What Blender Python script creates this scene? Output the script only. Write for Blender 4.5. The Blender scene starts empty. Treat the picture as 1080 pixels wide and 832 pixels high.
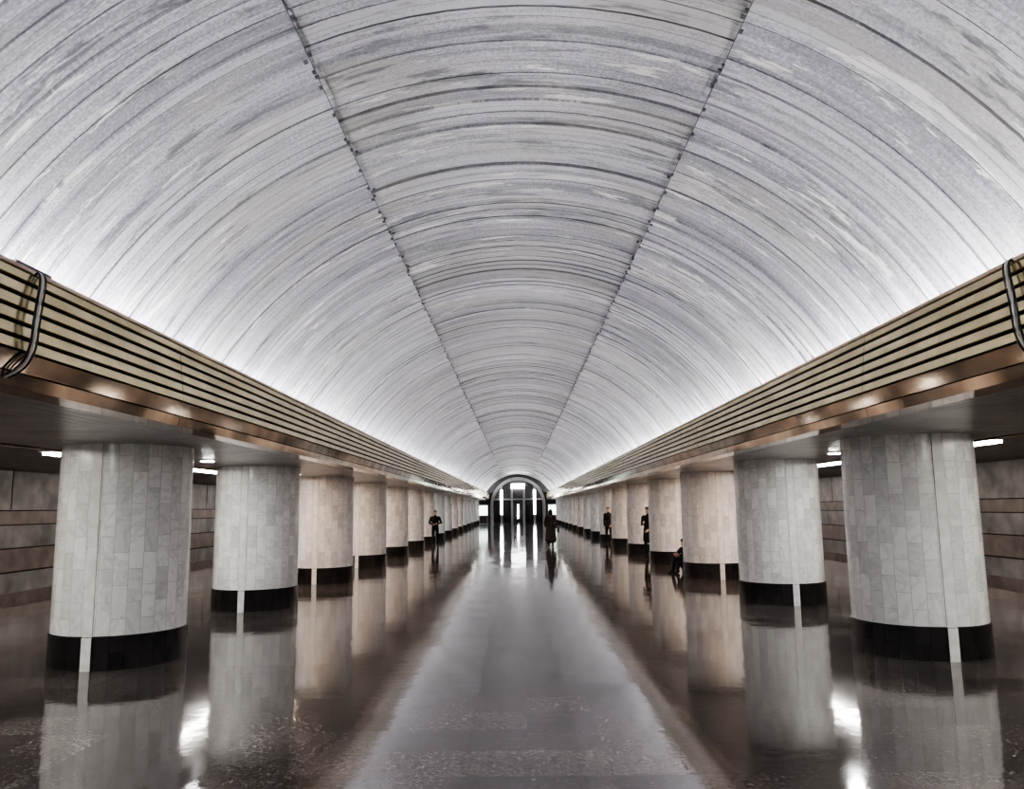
import bpy, bmesh, math, random
from mathutils import Vector, Matrix, noise
random.seed(4)
scene = bpy.context.scene
COL = scene.collection
H = 1.9
Y0, Y1 = -11.0, 100.0
CR = 0.81; CTOP = 2.75; CY0 = 10.75; CS = 5.45
FX = 3.45; FT = 3.61; SOF = 2.75
VZ, VR = 1.3, 4.65
SEAM = math.radians(22)

# ------------------------------------------------------------ helpers
def mat(name):
    m = bpy.data.materials.new(name); m.use_nodes = True
    nt = m.node_tree; b = nt.nodes["Principled BSDF"]
    return m, nt, b
def N(nt, t, **kw):
    n = nt.nodes.new(t)
    for k, v in kw.items():
        if k.startswith('i_'):
            key = k[2:]
            key = int(key) if key.isdigit() else key.replace('_', ' ')
            n.inputs[key].default_value = v
        else: setattr(n, k, v)
    return n
def L(nt, a, b): nt.links.new(a, b)
def M(nt, op, a, b=None, c=None):
    n = nt.nodes.new('ShaderNodeMath'); n.operation = op
    for i, v in enumerate((a, b, c)):
        if v is None: continue
        if isinstance(v, (int, float)): n.inputs[i].default_value = v
        else: nt.links.new(v, n.inputs[i])
    return n.outputs[0]
def ramp(nt, fac, stops):
    r = nt.nodes.new('ShaderNodeValToRGB')
    e = r.color_ramp.elements
    while len(e) < len(stops): e.new(0.5)
    for i, (p, c) in enumerate(stops):
        e[i].position = p; e[i].color = (*c, 1) if len(c) == 3 else c
    nt.links.new(fac, r.inputs[0]); return r.outputs[0]
def mix(nt, fac, a, b, bt='MIX'):
    n = nt.nodes.new('ShaderNodeMix'); n.data_type = 'RGBA'; n.blend_type = bt
    for s, v in ((0, fac), (6, a), (7, b)):
        if isinstance(v, (int, float)): n.inputs[s].default_value = v
        elif isinstance(v, tuple): n.inputs[s].default_value = (*v, 1) if len(v) == 3 else v
        else: nt.links.new(v, n.inputs[s])
    return n.outputs[2]
def plain(name, col, rough=0.5, metal=0.0, var=0.12, scale=6.0, spec=None):
    m, nt, b = mat(name)
    tc = N(nt, 'ShaderNodeTexCoord'); no = N(nt, 'ShaderNodeTexNoise', i_Scale=scale, i_Detail=6.0)
    L(nt, tc.outputs['Object'], no.inputs['Vector'])
    c = ramp(nt, no.outputs[0], [(0.3, tuple(x*(1-var) for x in col)), (0.7, tuple(min(1, x*(1+var)) for x in col))])
    L(nt, c, b.inputs['Base Color']); b.inputs['Roughness'].default_value = rough
    b.inputs['Metallic'].default_value = metal
    if spec is not None: b.inputs['Specular IOR Level'].default_value = spec
    return m
def emis(name, col, s):
    m, nt, b = mat(name)
    b.inputs['Base Color'].default_value = (*col, 1)
    b.inputs['Emission Color'].default_value = (*col, 1); b.inputs['Emission Strength'].default_value = s
    return m
def empty(name, loc=(0,0,0), rz=0):
    e = bpy.data.objects.new(name, None); COL.objects.link(e); e.location = loc
    e.rotation_euler = (0, 0, rz); e.empty_display_size = .2; return e
def box(bm, x0, x1, y0, y1, z0, z1, mi=0):
    vs = [bm.verts.new(p) for p in ((x0,y0,z0),(x1,y0,z0),(x1,y1,z0),(x0,y1,z0),(x0,y0,z1),(x1,y0,z1),(x1,y1,z1),(x0,y1,z1))]
    for f in ((0,3,2,1),(4,5,6,7),(0,1,5,4),(1,2,6,5),(2,3,7,6),(3,0,4,7)):
        fc = bm.faces.new([vs[i] for i in f]); fc.material_index = mi
def prism(bm, prof, y0, y1, mi=0):
    a = [bm.verts.new((x, y0, z)) for x, z in prof]; b = [bm.verts.new((x, y1, z)) for x, z in prof]
    n = len(prof)
    for i in range(n):
        f = bm.faces.new((a[i], a[(i+1) % n], b[(i+1) % n], b[i])); f.material_index = mi
    f = bm.faces.new(a); f.material_index = mi; f = bm.faces.new(b[::-1]); f.material_index = mi
def fin(bm, name, mats=(), smooth=False, parent=None, loc=None, norm=True, bevel=0):
    if norm: bmesh.ops.recalc_face_normals(bm, faces=bm.faces)
    me = bpy.data.meshes.new(name); bm.to_mesh(me); bm.free()
    for m in mats: me.materials.append(m)
    if smooth:
        for p in me.polygons: p.use_smooth = True
    o = bpy.data.objects.new(name, me); COL.objects.link(o)
    if parent: o.parent = parent
    if loc: o.location = loc
    if bevel:
        bv = o.modifiers.new('bevel', 'BEVEL'); bv.width = bevel; bv.segments = 2
    return o

# ------------------------------------------------------------ materials
def vault_material():
    m, nt, b = mat('vault_painted_panels')
    tc = N(nt, 'ShaderNodeTexCoord'); sp = N(nt, 'ShaderNodeSeparateXYZ'); L(nt, tc.outputs['Object'], sp.inputs[0])
    X, Y, Z = sp.outputs
    sx = VR*math.sin(SEAM)
    sec = M(nt, 'ADD', M(nt, 'GREATER_THAN', X, sx), M(nt, 'GREATER_THAN', X, -sx))
    ang = M(nt, 'ARCTAN2', X, M(nt, 'SUBTRACT', Z, VZ))
    def wn(w, k):
        idx = M(nt, 'FLOOR', M(nt, 'DIVIDE', Y, w))
        cv = N(nt, 'ShaderNodeCombineXYZ'); L(nt, idx, cv.inputs[0]); L(nt, M(nt, 'MULTIPLY', sec, k), cv.inputs[1])
        w_ = N(nt, 'ShaderNodeTexWhiteNoise', noise_dimensions='2D'); L(nt, cv.outputs[0], w_.inputs['Vector'])
        return w_.outputs['Value']
    def ns(ka, ky, det, rgh=.5, off=0.0):
        cv = N(nt, 'ShaderNodeCombineXYZ'); L(nt, M(nt, 'MULTIPLY', ang, ka), cv.inputs[0]); L(nt, M(nt, 'MULTIPLY', Y, ky), cv.inputs[1])
        L(nt, M(nt, 'ADD', M(nt, 'MULTIPLY', sec, 3.7), off), cv.inputs[2])
        n = N(nt, 'ShaderNodeTexNoise', i_Scale=1.0, i_Detail=det, i_Roughness=rgh); L(nt, cv.outputs[0], n.inputs['Vector']); return n.outputs[0]
    a = wn(0.25, 7.3); a2 = wn(1.25, 3.1); a3 = wn(0.125, 5.7)
    st = ns(1.4, 8.0, 9.0, .72)
    grain = ns(170.0, 36.0, 2.0, .6, 50.0)
    v = M(nt, 'ADD', M(nt, 'MULTIPLY', a, 0.19), M(nt, 'ADD', M(nt, 'MULTIPLY', a2, 0.15), M(nt, 'MULTIPLY', st, 1.3)))
    v = M(nt, 'ADD', v, M(nt, 'ADD', M(nt, 'MULTIPLY', M(nt, 'SUBTRACT', grain, .5), .7), M(nt, 'MULTIPLY', a3, .08)))
    base = ramp(nt, v, [(0.53, (0.235, 0.233, 0.252)), (0.84, (0.455, 0.452, 0.475)), (1.12, (0.66, 0.655, 0.68))])
    p1 = ns(2.4, 1.3, 4.0, .5, 5.0)
    yel = ramp(nt, p1, [(0.51, (0, 0, 0)), (0.64, (1, 1, 1))])
    base = mix(nt, M(nt, 'MULTIPLY', yel, 0.5), base, (0.56, 0.545, 0.47))
    p2 = ns(4.5, 5.0, 10.0, .72, 9.0)
    msk = ramp(nt, ns(1.5, .8, 2.0, .5, 14.0), [(0.47, (0, 0, 0)), (0.53, (1, 1, 1))])
    wh = ramp(nt, p2, [(0.57, (0, 0, 0)), (0.588, (1, 1, 1))])
    base = mix(nt, M(nt, 'MULTIPLY', M(nt, 'MULTIPLY', wh, msk), 0.9), base, (0.94, 0.92, 0.88))
    p3 = ns(5.0, 7.0, 9.0, .72, 21.0)
    dk = ramp(nt, p3, [(0.40, (1, 1, 1)), (0.47, (0, 0, 0))])
    msk2 = ramp(nt, ns(1.8, .9, 2.0, .5, 33.0), [(0.43, (0.15,)*3), (0.53, (1, 1, 1))])
    base = mix(nt, M(nt, 'MULTIPLY', M(nt, 'MULTIPLY', dk, msk2), 0.75), base, (0.15, 0.15, 0.16))
    mid = M(nt, 'COMPARE', sec, 1.0, 0.1)
    base = mix(nt, mid, base, mix(nt, 1.0, base, (0.87, 0.87, 0.86), 'MULTIPLY'))
    fr = M(nt, 'FRACT', M(nt, 'DIVIDE', Y, 0.25))
    j = M(nt, 'GREATER_THAN', fr, 0.94)
    base = mix(nt, M(nt, 'MULTIPLY', j, M(nt, 'ADD', .15, M(nt, 'MULTIPLY', a, .6))), base, (0.08, 0.08, 0.085))
    fr2 = M(nt, 'FRACT', M(nt, 'ADD', M(nt, 'DIVIDE', Y, 0.125), 0.13))
    j2 = M(nt, 'LESS_THAN', fr2, 0.08)
    base = mix(nt, M(nt, 'MULTIPLY', j2, M(nt, 'MULTIPLY', a3, .75)), base, (0.12, 0.12, 0.13))
    L(nt, base, b.inputs['Base Color'])
    b.inputs['Roughness'].default_value = 0.34
    bm_ = N(nt, 'ShaderNodeBump', i_Strength=0.4, i_Distance=0.02); L(nt, st, bm_.inputs['Height']); L(nt, bm_.outputs[0], b.inputs['Normal'])
    return m
def floor_material():
    m, nt, b = mat('polished_granite_floor')
    tc = N(nt, 'ShaderNodeTexCoord'); sp = N(nt, 'ShaderNodeSeparateXYZ'); L(nt, tc.outputs['Object'], sp.inputs[0])
    S = 0.6
    ix = M(nt, 'FLOOR', M(nt, 'DIVIDE', sp.outputs[0], S)); iy = M(nt, 'FLOOR', M(nt, 'DIVIDE', sp.outputs[1], S))
    cv = N(nt, 'ShaderNodeCombineXYZ'); L(nt, ix, cv.inputs[0]); L(nt, iy, cv.inputs[1])
    wn = N(nt, 'ShaderNodeTexWhiteNoise', noise_dimensions='2D'); L(nt, cv.outputs[0], wn.inputs['Vector'])
    fx = M(nt, 'FRACT', M(nt, 'DIVIDE', sp.outputs[0], S)); fy = M(nt, 'FRACT', M(nt, 'DIVIDE', sp.outputs[1], S))
    j = M(nt, 'MAXIMUM', M(nt, 'LESS_THAN', fx, 0.010), M(nt, 'LESS_THAN', fy, 0.010))
    n1 = N(nt, 'ShaderNodeTexNoise', i_Scale=22.0, i_Detail=8.0, i_Roughness=.85); L(nt, tc.outputs['Object'], n1.inputs['Vector'])
    n2 = N(nt, 'ShaderNodeTexNoise', i_Scale=0.9, i_Detail=6.0); L(nt, tc.outputs['Object'], n2.inputs['Vector'])
    v = M(nt, 'ADD', M(nt, 'MULTIPLY', n1.outputs[0], 0.9), M(nt, 'ADD', M(nt, 'MULTIPLY', wn.outputs['Value'], 0.10), M(nt, 'MULTIPLY', n2.outputs[0], 0.15)))
    c = ramp(nt, v, [(0.42, (0.020, 0.017, 0.016)), (0.60, (0.115, 0.101, 0.095)), (0.78, (0.36, 0.32, 0.30))])
    c = mix(nt, M(nt, 'MULTIPLY', j, 0.7), c, (0.02, 0.02, 0.02))
    L(nt, c, b.inputs['Base Color'])
    rr = ramp(nt, n2.outputs[0], [(0.35, (0.055,)*3), (0.7, (0.105,)*3)])
    L(nt, rr, b.inputs['Roughness'])
    b.inputs['IOR'].default_value = 2.35
    sub = N(nt, 'ShaderNodeVectorMath', operation='SUBTRACT'); L(nt, wn.outputs['Color'], sub.inputs[0]); sub.inputs[1].default_value = (.5, .5, .5)
    mul = N(nt, 'ShaderNodeVectorMath', operation='MULTIPLY'); L(nt, sub.outputs[0], mul.inputs[0]); mul.inputs[1].default_value = (.012, .007, 0)
    geo = N(nt, 'ShaderNodeNewGeometry')
    add = N(nt, 'ShaderNodeVectorMath', operation='ADD'); L(nt, geo.outputs['Normal'], add.inputs[0]); L(nt, mul.outputs[0], add.inputs[1])
    nz = N(nt, 'ShaderNodeVectorMath', operation='NORMALIZE'); L(nt, add.outputs[0], nz.inputs[0])
    bp = N(nt, 'ShaderNodeBump', i_Strength=0.05, i_Distance=0.02)
    n3 = N(nt, 'ShaderNodeTexNoise', i_Scale=6.0, i_Detail=3.0); L(nt, tc.outputs['Object'], n3.inputs['Vector'])
    L(nt, n3.outputs[0], bp.inputs['Height']); L(nt, nz.outputs[0], bp.inputs['Normal']); L(nt, bp.outputs[0], b.inputs['Normal'])
    return m
def tile_material(name, c1, c2, mort, rough, bw=0.40, rh=2*math.pi*CR/30, vein=0.62, dark_vein=0.0):
    m, nt, b = mat(name)
    uv = N(nt, 'ShaderNodeUVMap'); 
    br = N(nt, 'ShaderNodeTexBrick', i_Scale=1.0, i_Mortar_Size=0.003, i_Mortar_Smooth=0.1, i_Bias=0.0, i_Brick_Width=bw, i_Row_Height=rh)
    br.offset = 0.5; br.inputs['Color1'].default_value = (0, 0, 0, 1); br.inputs['Color2'].default_value = (1, 1, 1, 1); br.inputs['Mortar'].default_value = (.5, .5, .5, 1)
    oi = N(nt, 'ShaderNodeObjectInfo')
    sh = N(nt, 'ShaderNodeCombineXYZ'); L(nt, M(nt, 'MULTIPLY', M(nt, 'FLOOR', M(nt, 'MULTIPLY', oi.outputs['Random'], 40.0)), bw*2), sh.inputs[0])
    ad = N(nt, 'ShaderNodeVectorMath', operation='ADD'); L(nt, uv.outputs[0], ad.inputs[0]); L(nt, sh.outputs[0], ad.inputs[1])
    L(nt, ad.outputs[0], br.inputs['Vector'])
    cut = N(nt, 'ShaderNodeCombineXYZ'); L(nt, M(nt, 'MULTIPLY', br.outputs['Color'], 13.0), cut.inputs[2])
    ad2 = N(nt, 'ShaderNodeVectorMath', operation='ADD'); L(nt, ad.outputs[0], ad2.inputs[0]); L(nt, cut.outputs[0], ad2.inputs[1])
    n = N(nt, 'ShaderNodeTexNoise', i_Scale=4.0, i_Detail=10.0, i_Roughness=0.70, i_Distortion=1.4); L(nt, ad2.outputs[0], n.inputs['Vector'])
    v = M(nt, 'ADD', M(nt, 'MULTIPLY', br.outputs['Color'], 1-vein), M(nt, 'MULTIPLY', n.outputs[0], vein))
    c = ramp(nt, v, [(0.14, c2), (0.60, c1)])
    if dark_vein:
        n4 = N(nt, 'ShaderNodeTexNoise', i_Scale=1.8, i_Detail=5.0, i_Roughness=0.6, i_Distortion=1.6); L(nt, ad2.outputs[0], n4.inputs['Vector'])
        vn = M(nt, 'ABSOLUTE', M(nt, 'SUBTRACT', n4.outputs[0], .5))
        f = ramp(nt, vn, [(0.0, (1, 1, 1)), (0.05, (0, 0, 0))])
        c = mix(nt, M(nt, 'MULTIPLY', f, dark_vein), c, (0.40, 0.395, 0.39))
    c = mix(nt, M(nt, 'MULTIPLY', br.outputs['Fac'], .6), c, mort)
    L(nt, c, b.inputs['Base Color']); b.inputs['Roughness'].default_value = rough
    return m
m_vault = vault_material(); m_floor = floor_material()
m_tile = tile_material('white_marble_tiles', (0.94, 0.94, 0.925), (0.64, 0.64, 0.63), (0.42, 0.41, 0.40), 0.22, dark_vein=.26)
m_base = tile_material('black_granite_base', (0.030, 0.028, 0.028), (0.010, 0.010, 0.010), (0.006, 0.006, 0.006), 0.25)
m_strip = plain('pale_marble_strip', (0.86, 0.86, 0.84), 0.3)
m_slat = plain('champagne_anodised_slats', (0.76, 0.67, 0.43), 0.17, 0.85, 0.18, 3.0)
m_dark = plain('dark_recess', (0.014, 0.011, 0.009), 0.6)
m_joint = plain('tile_joint', (0.35, 0.34, 0.33), 0.6)
m_bronze = plain('polished_bronze', (0.50, 0.41, 0.33), 0.08, 0.95, 0.35, 2.0)
m_soffit = plain('grey_metal_soffit', (0.36, 0.34, 0.325), 0.30, 0.45, 0.3, 2.0)
m_sideceil = plain('side_ceiling_plaster', (0.34, 0.33, 0.33), 0.7)
m_steel = plain('brushed_steel', (0.5, 0.5, 0.5), 0.3, 0.9)
m_wall = plain('side_wall_grey_marble', (0.38, 0.375, 0.375), 0.30, 0, 0.4, 1.5)
m_wallband = plain('side_wall_brown_band', (0.33, 0.285, 0.265), 0.3, 0.2, 0.25, 2.0)
m_backwall = plain('back_wall_bounce_white', (0.8, 0.8, 0.79), 0.4)  # unseen wall surface, made white to bounce light onto the column fronts
m_gravel = plain('track_ballast', (0.08, 0.075, 0.07), 0.9, 0, 0.5, 30)
m_cove = emis('cove_fluorescent', (0.95, 0.935, 1.0), 70.0)
m_warm = emis('warm_lamp', (1.0, 0.70, 0.50), 360.0)
m_cool = emis('cool_lamp', (1.0, 0.98, 0.96), 250.0)
m_tube = emis('platform_fluorescent', (1.0, 0.95, 0.90), 26.0)
m_seam = plain('seam_strip_dark', (0.11, 0.11, 0.12), 0.5)

# ------------------------------------------------------------ vault ceiling
def build_vault():
    bm = bmesh.new(); w = 0.25; n = int((Y1-Y0)/w); A = math.radians(67.2)
    secs = [(-A, -SEAM, 14), (-SEAM, SEAM, 12), (SEAM, A, 14)]
    for si, (a0, a1, k) in enumerate(secs):
        angs = [a0 + (a1-a0)*i/k for i in range(k+1)]
        prev = None
        for s in range(n):
            y = Y0 + s*w; r0 = VR + random.uniform(-.016, .016); r1 = VR + random.uniform(-.016, .016)
            for (yy, r) in ((y, r0), (y+w*0.94, r1), (y+w*0.945, VR+.024), (y+w*0.998, VR+.024)):
                row = [bm.verts.new((r*math.sin(a), yy, VZ+r*math.cos(a))) for a in angs]
                if prev:
                    for i in range(k):
                        f = bm.faces.new((prev[i], prev[i+1], row[i+1], row[i])); f.smooth = False
                prev = row
    me = bpy.data.meshes.new('ceiling'); bm.to_mesh(me); bm.free(); me.materials.append(m_vault)
    o = bpy.data.objects.new('ceiling', me); COL.objects.link(o)
    bm = bmesh.new()
    for sg in (-1, 1):
        a = sg*SEAM; R = VR-.016
        t = Vector((math.cos(a), 0, -math.sin(a))); nrm = Vector((-math.sin(a), 0, -math.cos(a)))
        c = Vector((R*math.sin(a), 0, VZ+R*math.cos(a)))
        def bx(hw, d, y0, y1, mi, off=0):
            p = [c+t*(off-hw), c+t*(off+hw), c+t*(off+hw)+nrm*d, c+t*(off-hw)+nrm*d]
            prism(bm, [(q.x, q.z) for q in p], y0, y1, mi)
        bx(.004, .004, Y0, Y1, 0)
        y = Y0+.3
        while y < 60:
            bx(.013, .02, y, y+.035, 0, random.choice((-.015, .0, .015)))
            if random.random() < .3: bx(.018, .02, y+.08, y+.11, 0, random.uniform(-.04, .04))
            y += random.choice((.25, .25, .5, .5))
    fin(bm, 'trim_vault_seams', [m_seam])
build_vault()

# ------------------------------------------------------------ floor, side walls, ceilings
EX = 10.4; WX = 13.6
bm = bmesh.new(); box(bm, -EX, EX, Y0, Y1, -0.15, 0); fin(bm, 'floor', [m_floor])
for sg, nm in ((-1, 'left'), (1, 'right')):
    bm = bmesh.new(); xs = sorted((sg*(EX+.02), sg*(WX-.08))); box(bm, xs[0], xs[1], Y0+.02, Y1-.02, -1.3, -1.15)
    fin(bm, 'track_bed', [m_gravel])
    bm = bmesh.new()
    for rx in (11.2, 12.72):
        prism(bm, [(sg*rx-.07, -1.15), (sg*rx+.07, -1.15), (sg*rx+.07, -1.13), (sg*rx+.01, -1.11), (sg*rx+.01, -1.03), (sg*rx+.035, -1.02), (sg*rx+.035, -.99), (sg*rx-.035, -.99), (sg*rx-.035, -1.02), (sg*rx-.01, -1.03), (sg*rx-.01, -1.11), (sg*rx-.07, -1.13)], Y0+.02, Y1-.02)
    fin(bm, 'rails', [m_steel])
    bm = bmesh.new(); box(bm, min(sg*EX, sg*(EX-.05)), max(sg*EX, sg*(EX-.05)), Y0, Y1, -1.15, -.151); fin(bm, 'trim_platform_edge', [m_sideceil])
    bm = bmesh.new(); xs = sorted((sg*WX, sg*(WX+.2))); box(bm, xs[0], xs[1], Y0, Y1, -1.3, 4.2, 0)
    def band(z0, z1, d, mi):
        q = sorted((sg*WX, sg*(WX-d))); box(bm, q[0], q[1], Y0, Y1, z0, z1, mi)
    for z0, z1, d, mi in ((-1.15, -.2, .06, 1), (0.32, 0.36, .05, 2), (.36, .95, .03, 1), (.95, .98, .05, 2), (1.57, 1.60, .05, 2), (1.60, 1.95, .03, 1), (1.95, 1.98, .05, 2)):
        band(z0, z1, d, mi)
    y = Y0
    while y < Y1:
        q = sorted((sg*WX, sg*(WX-.012))); box(bm, q[0], q[1], y, y+.02, 2.0, 4.0, 2); y += 2.7
    fin(bm, 'wall_'+nm, [m_wall, m_wallband, m_dark])
    bm = bmesh.new(); prof = []
    for i in range(17):
        t = i/16; prof.append((sg*(6.4+(WX-6.4)*t), 3.02+0.55*math.sin(math.pi*min(1, t*1.15))**1))
    prof2 = [(x, z+.12) for x, z in prof[::-1]]
    prism(bm, prof+prof2, Y0, Y1); fin(bm, 'ceiling_platform_'+nm, [m_sideceil])

    root = empty('louvred_cornice')
    bm = bmesh.new(); q = sorted((sg*(FX+.09), sg*6.42)); box(bm, q[0], q[1], Y0, Y1, SOF+.03, 3.10); 
    q = sorted((sg*(FX+.09), sg*(FX+.15))); box(bm, q[0], q[1], Y0, Y1, 3.10, FT-.02)
    fin(bm, 'beam_core', [m_dark], parent=root)
    bm = bmesh.new(); x = FX+.26
    while x < 6.3:
        q = sorted((sg*x, sg*(x+.145))); box(bm, q[0], q[1], Y0, Y1, SOF, SOF+.03); x += .155
    fin(bm, 'soffit_boards', [m_soffit], parent=root)
    bm = bmesh.new(); q = sorted((sg*6.38, sg*6.45)); box(bm, q[0], q[1], Y0, Y1, SOF-.02, 3.05); fin(bm, 'outer_fascia', [m_bronze], parent=root)
    bm = bmesh.new()
    nS = 6; zb, zt = 2.99, FT; hS = (zt-zb)/nS
    ylen = 5.45; ys = [CY0-2.72-ylen*4+ylen*i for i in range(23)]
    for a in range(len(ys)-1):
        ya = max(Y0, ys[a]); yb = min(Y1, ys[a+1])
        if yb <= ya: continue
        for i in range(nS):
            z0 = zb+i*hS; lean = .012*i; jit = random.uniform(-.002, .002)
            prism(bm, [(sg*(FX+lean+jit), z0+.020), (sg*(FX+.010+lean+jit), z0+hS-.014), (sg*(FX+.03+lean), z0+hS-.008), (sg*(FX+.085), z0+hS-.024), (sg*(FX+.085), z0+.026), (sg*(FX+.02+lean), z0+.012)], ya+.006, yb-.006)
    fin(bm, 'fascia_slats', [m_slat], parent=root)
    bm = bmesh.new()
    for a in range(len(ys)-1):
        ya = max(Y0, ys[a]); yb = min(Y1, ys[a+1])
        if yb <= ya: continue
        prism(bm, [(sg*(FX-.02), 2.985), (sg*(FX+.09), 2.985), (sg*(FX+.09), 2.86), (sg*(FX+.03), 2.86)], ya+.004, yb-.004)
        prism(bm, [(sg*(FX+.03), 2.85), (sg*(FX+.09), 2.85), (sg*(FX+.25), SOF+.02), (sg*(FX+.25), SOF-.005), (sg*(FX+.05), SOF+.005)], ya+.004, yb-.004)
    box(bm, *sorted((sg*(FX+.055), sg*(FX+.17))), Y0, Y1, FT-.015, FT+.01)
    fin(bm, 'bronze_trim', [m_bronze], parent=root)
    bm = bmesh.new(); box(bm, *sorted((sg*(FX+.15), sg*4.45)), Y0, Y1, 3.10, 3.12)
    y = Y0+.9
    while y < Y1-1: box(bm, *sorted((sg*3.93, sg*3.97)), y, y+.04, 3.12, 3.395); y += 1.5
    fin(bm, 'cove_trough', [m_strip], parent=root)
    bm = bmesh.new(); y = Y0+.2
    while y < Y1-1.5:
        box(bm, *sorted((sg*3.92, sg*3.98)), y, y+1.42, 3.40, 3.45); y += 1.5
    fin(bm, 'cove_tubes', [m_cove], parent=root)
    k = -3; bm = bmesh.new(); bh = bmesh.new(); LX = 7.25
    while CY0+CS*k < 95:
        yc = CY0+CS*(k+.5)
        box(bm, sg*LX-.09, sg*LX+.09, yc-1.3, yc+1.3, 2.78, 2.82)
        box(bh, sg*LX-.13, sg*LX+.13, yc-1.36, yc+1.36, 2.82, 2.90)
        for e in (-.9, .9): box(bh, sg*LX-.015, sg*LX+.015, yc+e-.015, yc+e+.015, 2.90, 3.2)
        k += 1
    r2 = empty('platform_ceiling_lights')
    fin(bm, 'diffusers', [m_tube], parent=r2); fin(bh, 'housings', [m_steel], parent=r2)

# ------------------------------------------------------------ columns
BH = .39
def column_mesh():
    bm = bmesh.new(); uvl = bm.loops.layers.uv.new('UVMap'); n = 30; fw = 2*math.pi*CR/n; SUB = 2; nn = n*SUB
    def ring(r, z): return [bm.verts.new((r*math.sin(2*math.pi*(i/SUB-.5)/n), -r*math.cos(2*math.pi*(i/SUB-.5)/n), z)) for i in range(nn)]
    def skin(r0, r1, z0, z1, mi):
        for i in range(nn):
            f = bm.faces.new((r0[i], r0[(i+1) % nn], r1[(i+1) % nn], r1[i])); f.material_index = mi; f.smooth = True
            u0, u1 = i*fw/SUB, (i+1)*fw/SUB
            for lp, (u, v) in zip(f.loops, ((u0, z0), (u1, z0), (u1, z1), (u0, z1))): lp[uvl].uv = (v, u)
    skin(ring(CR+.015, 0), ring(CR+.015, BH), 0, BH, 1); skin(ring(CR+.015, BH), ring(CR, BH+.012), BH, BH+.01, 1); skin(ring(CR, BH+.01), ring(CR, CTOP), BH+.01, CTOP, 0)
    f = bm.faces.new(ring(CR+.015, 0)[::-1]); f.material_index = 1
    f = bm.faces.new(ring(CR, CTOP)); f.material_index = 0
    for s in (-1, 1):
        box(bm, -.060, .060, *sorted((s*(CR-.02), s*(CR+.007))), BH, CTOP, 2)
        box(bm, -.060, .060, *sorted((s*(CR-.02), s*(CR+.022))), 0, BH, 2)
        for e in (-.063, .060): box(bm, e, e+.003, *sorted((s*(CR-.02), s*(CR+.004))), BH, CTOP, 3)
    me = bpy.data.meshes.new('column'); bm.to_mesh(me); bm.free()
    for m in (m_tile, m_base, m_strip, m_joint): me.materials.append(m)
    return me
cm = column_mesh()
for sg, cx in ((-1, 5.30), (1, 5.16)):
    k = -3
    while CY0+CS*k < 96:
        o = bpy.data.objects.new('marble_column', cm); COL.objects.link(o); o.location = (sg*cx, CY0+CS*k, 0); k += 1
def lamp_mesh(lm):
    bm = bmesh.new()
    bmesh.ops.create_cone(bm, cap_ends=True, segments=28, radius1=.14, radius2=.16, depth=.03)
    geom = bmesh.ops.create_cone(bm, cap_ends=True, segments=28, radius1=.10, radius2=.10, depth=.01)
    bmesh.ops.translate(bm, verts=geom['verts'], vec=(0, 0, -.016))
    vs = set(geom['verts'])
    for f in bm.faces:
        if all(v in vs for v in f.verts): f.material_index = 1
    me = bpy.data.meshes.new('downlight'); bm.to_mesh(me); bm.free(); me.materials.append(m_steel); me.materials.append(lm); return me
lw, lc = lamp_mesh(m_warm), lamp_mesh(m_cool)
for sg in (-1, 1):
    for k in range(-3, 16):
        me = lw if k in (1, 2, 3, 4, 5, 8, 9) else lc
        o = bpy.data.objects.new('soffit_downlight', me); COL.objects.link(o)
        o.location = (sg*5.3, CY0+CS*(k+.5) - (.9 if k == -1 else 0), SOF-.008)  # the shifted pair is unseen, added to brighten the first columns' fronts

# ------------------------------------------------------------ end walls
bm = bmesh.new()
m_end = plain('end_wall_dark_stone', (0.05, 0.048, 0.05), 0.3)
box(bm, -WX, WX, Y1, Y1+.25, -1.3, 6.1); fin(bm, 'wall_far', [m_end])
bm = bmesh.new(); box(bm, -WX, WX, Y0-.25, Y0, -1.3, 6.1); fin(bm, 'wall_back', [m_backwall])
root = empty('entrance_portal', (0, Y1-.02, 0))
m_glow = emis('lit_panel', (1, .98, .95), 10.0)
m_glass = plain('dark_glass', (.02, .02, .022), .06)
bm = bmesh.new()
K = 32; pr = []
for R0 in (3.42, 3.05):
    pr.append([(R0*math.sin(math.radians(-90+180*i/K)), 2.15+R0*math.cos(math.radians(-90+180*i/K))) for i in range(K+1)])
for i in range(K):
    prism(bm, [pr[0][i], pr[0][i+1], pr[1][i+1], pr[1][i]], -.35, 0)
for s in (-1, 1): box(bm, *sorted((s*3.05, s*3.42)), -.35, 0, 0, 2.15)
fin(bm, 'arch_frame', [m_steel], parent=root)
bm = bmesh.new()
box(bm, -3.05, 3.05, -.25, 0, 2.75, 2.95)
for x in (-2.05, -.75, .75, 2.05): box(bm, x-.14, x+.14, -.3, 0, 0, 4.6)
fin(bm, 'mullions', [m_steel], parent=root, bevel=.01)
bm = bmesh.new()
for x0, x1 in ((-3.05, -2.19), (-1.91, -.89), (-.61, .61), (.89, 1.91), (2.19, 3.05)): box(bm, x0, x1, -.06, 0, 0.02, 2.75)
fin(bm, 'door_panes', [m_glass], parent=root)
bm = bmesh.new()
for x in (-2.05, 2.05): box(bm, x-.15, x+.15, -.42, -.32, 1.0, 4.0)
for x in (0,): box(bm, x-.10, x+.10, -.42, -.32, .5, 2.2)
fin(bm, 'light_columns', [m_glow], parent=root)
bm = bmesh.new(); box(bm, -.85, .85, -.55, -.45, 4.15, 4.75); fin(bm, 'illuminated_sign', [m_glow], parent=root, bevel=.02)
bm = bmesh.new()
for x in (-.8, .8): box(bm, x-.02, x+.02, -.52, -.48, 4.75, 5.6)
fin(bm, 'sign_hangers', [m_dark], parent=root)
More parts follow.
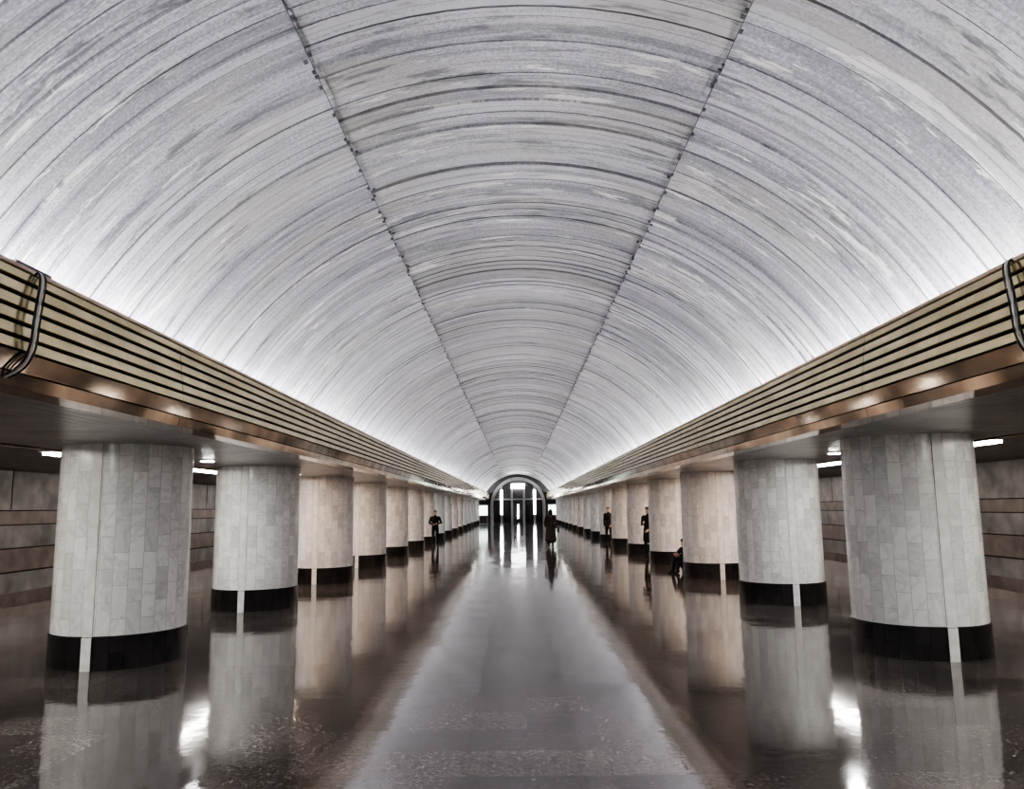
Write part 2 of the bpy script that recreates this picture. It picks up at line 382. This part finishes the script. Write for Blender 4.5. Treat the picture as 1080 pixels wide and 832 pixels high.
for i, x in enumerate((-4.05, 4.0)):
    r = empty('information_stand', (x, 93.5, 0))
    bm = bmesh.new(); box(bm, -.55, .55, -.06, .06, .9, 2.2); box(bm, -.5, -.42, -.04, .04, 0, .9); box(bm, .42, .5, -.04, .04, 0, .9); box(bm, -.6, .6, -.2, .2, 0, .04)
    fin(bm, 'frame', [m_steel], parent=r, bevel=.01)
    bm = bmesh.new(); box(bm, -.48, .48, -.075, -.062, .98, 2.1); fin(bm, 'poster', [emis('lit_poster', (.8, .95, .85), 2.0)], parent=r)

# ------------------------------------------------------------ cables & speaker on the cornice
def cable(parent, pts, r, m, name):
    cu = bpy.data.curves.new(name, 'CURVE'); cu.dimensions = '3D'; cu.bevel_depth = r; cu.bevel_resolution = 3
    s = cu.splines.new('NURBS'); s.points.add(len(pts)-1); s.use_endpoint_u = True; s.order_u = 3
    for p, q in zip(s.points, pts): p.co = (*q, 1)
    cu.materials.append(m); o = bpy.data.objects.new(name, cu); COL.objects.link(o); o.parent = parent
m_blk = plain('black_rubber', (.012, .012, .014), .5); m_wht = plain('white_cable', (.75, .75, .75), .4); m_gry = plain('grey_plastic', (.12, .12, .12), .5)
for sg, yb in ((-1, 5.42), (1, 5.42)):
    r = empty('cable_bundle')
    for i, (m, rad) in enumerate(((m_blk, .008), (m_wht, .009), (m_blk, .006))):
        d = i*.036
        cable(r, [(sg*4.3, yb+.3+d, 3.14), (sg*3.70, yb+.25+d, 3.30), (sg*3.66, yb+.16+d, FT+.02), (sg*3.50, yb+.14+d, FT+.025), (sg*3.46, yb+.10+d, FT-.08), (sg*3.415, yb-.02+d, 3.25), (sg*3.40, yb-.06+d, 3.0), (sg*3.44, yb-.16+d, 2.83), (sg*3.62, yb-.32+d, 2.735), (sg*3.95, yb-.5+d, 2.735)], rad, m, 'cable_%d' % (i+1))
bm = bmesh.new(); box(bm, -3.75, -3.58, 5.42, 5.85, FT+.012, FT+.07); box(bm, -3.58, -3.57, 5.45, 5.82, FT+.02, FT+.06); fin(bm, 'loudspeaker', [m_gry], bevel=.012)

# ------------------------------------------------------------ people
m_coat = plain('black_wool_coat', (.018, .018, .021), .8, 0, .3, 30)
m_coat2 = plain('brown_wool_coat', (.05, .038, .036), .85, 0, .3, 30)
m_trs = plain('dark_trousers', (.02, .02, .026), .8)
m_shoe = plain('black_leather', (.008, .008, .008), .35)
m_skin = plain('skin', (.55, .37, .29), .5, 0, .06)
m_hair = plain('dark_hair', (.02, .014, .01), .6)
m_eyew = plain('eye_white', (.75, .75, .73), .2); m_iris = plain('iris', (.03, .02, .015), .2)
m_bag = plain('leather_bag', (.03, .02, .018), .4)
def tube(bm, path, radii, side=(1, 0, 0), n=14):
    P = [Vector(p) for p in path]; R = [(r, r) if isinstance(r, (int, float)) else r for r in radii]
    t0 = (P[1]-P[0]).normalized(); t1 = (P[-1]-P[-2]).normalized()
    a0, a1 = min(R[0]), min(R[-1])
    P = [P[0]-t0*a0*.55, P[0]-t0*a0*.35] + P + [P[-1]+t1*a1*.35, P[-1]+t1*a1*.55]
    R = [tuple(x*.35 for x in R[0]), tuple(x*.75 for x in R[0])] + R + [tuple(x*.75 for x in R[-1]), tuple(x*.35 for x in R[-1])]
    rings = []
    for i, p in enumerate(P):
        t = (P[min(i+1, len(P)-1)]-P[max(i-1, 0)]).normalized(); s = Vector(side)
        s = s - t*s.dot(t)
        if s.length < .05: s = Vector((0, 1, 0)) - t*t.y
        s.normalize(); b = t.cross(s)
        rings.append([bm.verts.new(p + s*R[i][0]*math.cos(2*math.pi*j/n) + b*R[i][1]*math.sin(2*math.pi*j/n)) for j in range(n)])
    for a, b in zip(rings, rings[1:]):
        for j in range(n): bm.faces.new((a[j], a[(j+1) % n], b[(j+1) % n], b[j]))
    bm.faces.new(rings[0][::-1]); bm.faces.new(rings[-1])
def ball(bm, c, r, mtx=None):
    g = bmesh.ops.create_uvsphere(bm, u_segments=18, v_segments=12, radius=1)
    for v in g['verts']: v.co = Vector((v.co.x*r[0], v.co.y*r[1], v.co.z*r[2])) + Vector(c)
def blob(bm, name, m, parent, vox, sm=4, mtx=None):
    if mtx is not None: bmesh.ops.transform(bm, matrix=mtx, verts=bm.verts)
    o = fin(bm, name, [m], True, parent)
    r = o.modifiers.new('remesh', 'REMESH'); r.mode = 'VOXEL'; r.voxel_size = vox; r.use_smooth_shade = True
    s = o.modifiers.new('smooth', 'SMOOTH'); s.iterations = sm; s.factor = .5
    return o
def make_head(parent, c, yaw=0, pitch=0, hair='short'):
    mtx = Matrix.Translation(c) @ Matrix.Rotation(yaw, 4, 'Z') @ Matrix.Rotation(pitch, 4, 'X')
    bm = bmesh.new()
    ball(bm, (0, .012, .035), (.074, .092, .083)); ball(bm, (0, -.022, -.045), (.056, .062, .07)); ball(bm, (0, -.062, -.094), (.024, .022, .019))
    tube(bm, [(0, -.088, .008), (0, -.102, -.018), (0, -.108, -.033)], [.007, .010, .013]); ball(bm, (.011, -.094, -.036), (.008, .009, .006)); ball(bm, (-.011, -.094, -.036), (.008, .009, .006))
    tube(bm, [(-.03, -.078, .022), (0, -.09, .022), (.03, -.078, .022)], [.008, .009, .008], side=(0, 0, 1))
    tube(bm, [(-.02, -.078, -.064), (0, -.084, -.062), (.02, -.078, -.064)], [.005, .007, .005], side=(0, 0, 1))
    tube(bm, [(-.017, -.076, -.073), (0, -.083, -.073), (.017, -.076, -.073)], [.005, .007, .005], side=(0, 0, 1))
    for s in (-1, 1):
        ball(bm, (s*.076, .008, -.012), (.009, .018, .031)); ball(bm, (s*.045, -.055, -.02), (.018, .02, .018))
    tube(bm, [(0, .02, -.06), (0, .03, -.12), (0, .035, -.19)], [.052, .054, .062])
    blob(bm, 'head', m_skin, parent, .006, 3, mtx)
    bm = bmesh.new()
    for s in (-1, 1): ball(bm, (s*.031, -.077, .002), (.0125, .0125, .0105))
    bmesh.ops.transform(bm, matrix=mtx, verts=bm.verts); fin(bm, 'eyes', [m_eyew], True, parent)
    bm = bmesh.new()
    for s in (-1, 1): ball(bm, (s*.031, -.088, .002), (.006, .003, .006))
    bmesh.ops.transform(bm, matrix=mtx, verts=bm.verts); fin(bm, 'irises', [m_iris], True, parent)
    bm = bmesh.new()
    ball(bm, (0, .022, .052), (.082, .092, .08)); ball(bm, (0, .055, 0), (.074, .062, .075)); ball(bm, (0, -.035, .095), (.058, .045, .03))
    if hair == 'long':
        tube(bm, [(0, .06, .03), (0, .082, -.06), (0, .075, -.17)], [(.085, .05), (.09, .042), (.08, .025)])
        for s in (-1, 1): tube(bm, [(s*.075, .02, .03), (s*.085, .03, -.06), (s*.08, .03, -.14)], [.022, .022, .015])
    blob(bm, 'hair', m_hair, parent, .009, 2, mtx)
def make_hand(parent, w, d, pn, thumb, curl=.5, name='hand'):
    w, d, pn = Vector(w), Vector(d).normalized(), Vector(pn).normalized()
    pn = (pn-d*pn.dot(d)).normalized(); th = d.cross(pn)*thumb
    bm = bmesh.new()
    tube(bm, [w-d*.03, w, w+d*.04, w+d*.085], [(.026, .02), (.028, .019), (.038, .016), (.040, .014)], side=th)
    for i, (off, ln) in enumerate(((.030, .072), (.010, .080), (-.010, .075), (-.029, .058))):
        p = w+d*.085+th*off; pts = [p-d*.02, p]; a = 0
        for f, seg in enumerate((.45, .31, .24)):
            a += curl*(.55, .8, .6)[f]; p = p+(d*math.cos(a)+pn*math.sin(a))*ln*seg; pts.append(p)
        tube(bm, pts, [.009, .0095, .0088, .0078, .0065], side=th, n=8)
    p = w+d*.025+th*.03; v = (d*.75+th*.65+pn*.2).normalized(); v2 = (d*.95+th*.15+pn*.35).normalized()
    tube(bm, [w+d*.015+th*.015, p, p+v*.035, p+v*.035+v2*.028], [.014, .013, .0105, .008], side=pn, n=8)
    blob(bm, name, m_skin, parent, .0035, 2)
def shoe(bm, an, toe):
    an, toe = Vector(an), Vector(toe)
    f = (toe-an); f.z = 0; f.normalize(); up = Vector((0, 0, 1))
    s = f.cross(up)
    base = Vector((an.x, an.y, 0.0))
    z = an.z
    tube(bm, [base-f*.055+up*(z-.045), base+up*(z-.042), base+f*.09+up*(z-.052), base+f*.165+up*(z-.062)], [(.038, .042), (.042, .046), (.048, .035), (.036, .024)], side=s)
    tube(bm, [an+up*.03, an-up*.04], [.045, .05])
def person(name, loc, rz, torso, arms, legs, head, coat=m_coat, skirt=None, hair='short', curl=.6, scale=1.0, foot=None, palms=None, trs=m_trs):
    r = empty(name, loc, rz); r.scale = (scale,)*3
    bm = bmesh.new()
    tube(bm, [p for p, q in torso], [q for p, q in torso])
    for a in arms: tube(bm, a, [.066, .056, .052, .046, .037] if len(a) == 5 else [.066, .052, .036])
    tube(bm, [arms[0][0], torso[-2][0], arms[1][0]], [.066, (.08, .075), .066], side=(0, 1, 0))
    c = Vector(torso[-1][0]); tube(bm, [c-Vector((0, 0, .02)), c+Vector((0, 0, .035))], [.078, .068])
    if skirt: tube(bm, [p for p, q in skirt], [q for p, q in skirt], n=22)
    blob(bm, 'coat', coat, r, .012, 5)
    bm = bmesh.new()
    for l in legs: tube(bm, l, [.088, .078, .058, .056, .044] if len(l) == 5 else [.088, .06, .046])
    tube(bm, [legs[0][0], legs[1][0]], [.10, .10], side=(0, 1, 0))
    blob(bm, 'trousers', trs, r, .012, 4)
    bm = bmesh.new()
    for i, l in enumerate(legs):
        an = Vector(l[-1]); shoe(bm, an, an+Vector(foot[i] if foot else (0, -1, 0)))
    blob(bm, 'shoes', m_shoe, r, .01, 2)
    make_head(r, Vector(head[0]), head[1], head[2], hair)
    for i, a in enumerate(arms):
        w = Vector(a[-1]); d = w-Vector(a[-2]); pn = palms[i] if palms else (1 if i == 0 else -1, 0.2, 0)
        make_hand(r, w+d.normalized()*.03, d, pn, 1 if i == 0 else -1, curl, 'hand_%d' % (i+1))
    return r
def mid(a, b, t=.5): return tuple(x+(y-x)*t for x, y in zip(a, b))
def limb(a, b, c): return [a, mid(a, b), b, mid(b, c), c]
T = [((0, 0, .86), (.175, .125)), ((0, .0, 1.0), (.165, .115)), ((0, 0, 1.15), (.165, .115)), ((0, -.01, 1.3), (.195, .125)), ((0, 0, 1.41), (.165, .10)), ((0, .01, 1.48), (.07, .065))]
A1 = [limb((-.20, 0, 1.42), (-.30, .03, 1.14), (-.13, -.20, 1.09)), limb((.20, 0, 1.42), (.31, .03, 1.15), (.12, -.22, 1.12))]
L1 = [limb((-.09, 0, .90), (-.12, -.10, .50), (-.11, -.10, .09)), limb((.09, 0, .90), (.12, .0, .49), (.13, .14, .10))]
person('man_in_dark_jacket', (-4.22, 40.6, 0), .1, T, A1, L1, ((0, -.01, 1.655), 0, .12), curl=.8)
A2 = [limb((-.18, 0, 1.38), (-.25, .05, 1.10), (-.24, -.06, .86)), limb((.18, 0, 1.38), (.27, .05, 1.12), (.25, -.12, .92))]
L2 = [limb((-.08, 0, .88), (-.09, -.10, .48), (-.09, -.13, .09)), limb((.08, 0, .88), (.09, .04, .48), (.09, .20, .11))]
T2 = [((0, 0, .84), (.18, .14)), ((0, 0, 1.0), (.16, .12)), ((0, 0, 1.13), (.15, .11)), ((0, -.01, 1.27), (.175, .125)), ((0, 0, 1.37), (.15, .10)), ((0, .01, 1.44), (.068, .062))]
w = person('woman_in_long_coat', (1.5, 38.3, 0), math.pi, T2, A2, L2, ((0, -.01, 1.60), 0, .05), coat=m_coat2, hair='long',
       skirt=[((0, 0, 1.0), (.17, .13)), ((0, 0, .75), (.215, .17)), ((0, .01, .45), (.25, .215)), ((0, .015, .30), (.265, .23))], scale=1.03)
bm = bmesh.new(); box(bm, -.045, .045, -.15, .15, .0, .26); bmesh.ops.translate(bm, verts=bm.verts, vec=(-.335, 0, .66)); fin(bm, 'shoulder_bag', [m_bag], parent=w, bevel=.03)
bm = bmesh.new(); tube(bm, [(-.335, -.12, .9), (-.27, -.05, 1.2), (-.17, 0, 1.47), (-.26, .08, 1.2), (-.335, .12, .9)], [.008]*5, n=8); fin(bm, 'bag_strap', [m_bag], True, parent=w)
A3 = [limb((-.20, 0, 1.42), (-.27, .02, 1.14), (-.10, -.19, 1.20)), limb((.20, 0, 1.42), (.28, .04, 1.14), (.15, -.18, .98))]
L3 = [limb((-.09, 0, .90), (-.11, -.03, .50), (-.11, .02, .09)), limb((.09, 0, .90), (.12, -.02, .50), (.14, .03, .09))]
person('man_in_black_coat', (4.78, 30.0, 0), -.7, T, A3, L3, ((0, -.03, 1.65), -.3, .2), scale=1.04,
       skirt=[((0, 0, 1.0), (.175, .13)), ((0, 0, .75), (.20, .155)), ((0, 0, .58), (.205, .16))])
person('man_waiting', (4.62, 41.6, 0), -.6, T, [limb((-.20, 0, 1.42), (-.25, .03, 1.13), (-.22, -.05, .88)), limb((.20, 0, 1.42), (.26, .04, 1.14), (.20, -.10, .92))], L3, ((0, -.02, 1.655), .3, .1), curl=.7,
       skirt=[((0, 0, 1.0), (.175, .13)), ((0, 0, .80), (.195, .15))], scale=1.03)
TS = [((0, .02, .13), (.18, .13)), ((0, .05, .28), (.165, .12)), ((0, .04, .42), (.17, .12)), ((0, 0, .55), (.19, .12)), ((0, -.04, .65), (.16, .10)), ((0, -.06, .71), (.07, .065))]
AS = [limb((-.19, -.01, .64), (-.24, -.22, .46), (-.08, -.40, .47)), limb((.19, -.01, .64), (.24, -.22, .46), (.08, -.42, .50))]
LS = [limb((-.09, -.02, .12), (-.12, -.38, .50), (-.10, -.52, .10)), limb((.09, -.02, .12), (.12, -.40, .49), (.11, -.56, .10))]
person('person_sitting_on_floor', (4.78, 23.3, 0), -.9, TS, AS, LS, ((0, -.12, .83), 0, .35), curl=.9)

# ------------------------------------------------------------ world / camera
wd = bpy.data.worlds.new('World'); scene.world = wd; wd.use_nodes = True
wd.node_tree.nodes['Background'].inputs[0].default_value = (.5, .5, .55, 1); wd.node_tree.nodes['Background'].inputs[1].default_value = .02
cam = bpy.data.cameras.new('camera'); co = bpy.data.objects.new('camera', cam); COL.objects.link(co); scene.camera = co
cam.sensor_width = 36; cam.lens = 28.0; cam.clip_end = 400
p = math.radians(8.04); yaw = math.radians(.30); roll = math.radians(.7)
f = Vector((-math.sin(yaw)*math.cos(p), math.cos(yaw)*math.cos(p), math.sin(p))); r = f.cross(Vector((0, 0, 1))).normalized(); u = r.cross(f)
r2 = r*math.cos(roll)-u*math.sin(roll); u2 = u*math.cos(roll)+r*math.sin(roll)
mt = Matrix((r2, u2, -f)).transposed().to_4x4(); mt.translation = Vector((-.06, 0, H)); co.matrix_world = mt
scene.view_settings.view_transform = 'AgX'
scene.view_settings.look = 'AgX - High Contrast'
scene.view_settings.exposure = 0.55
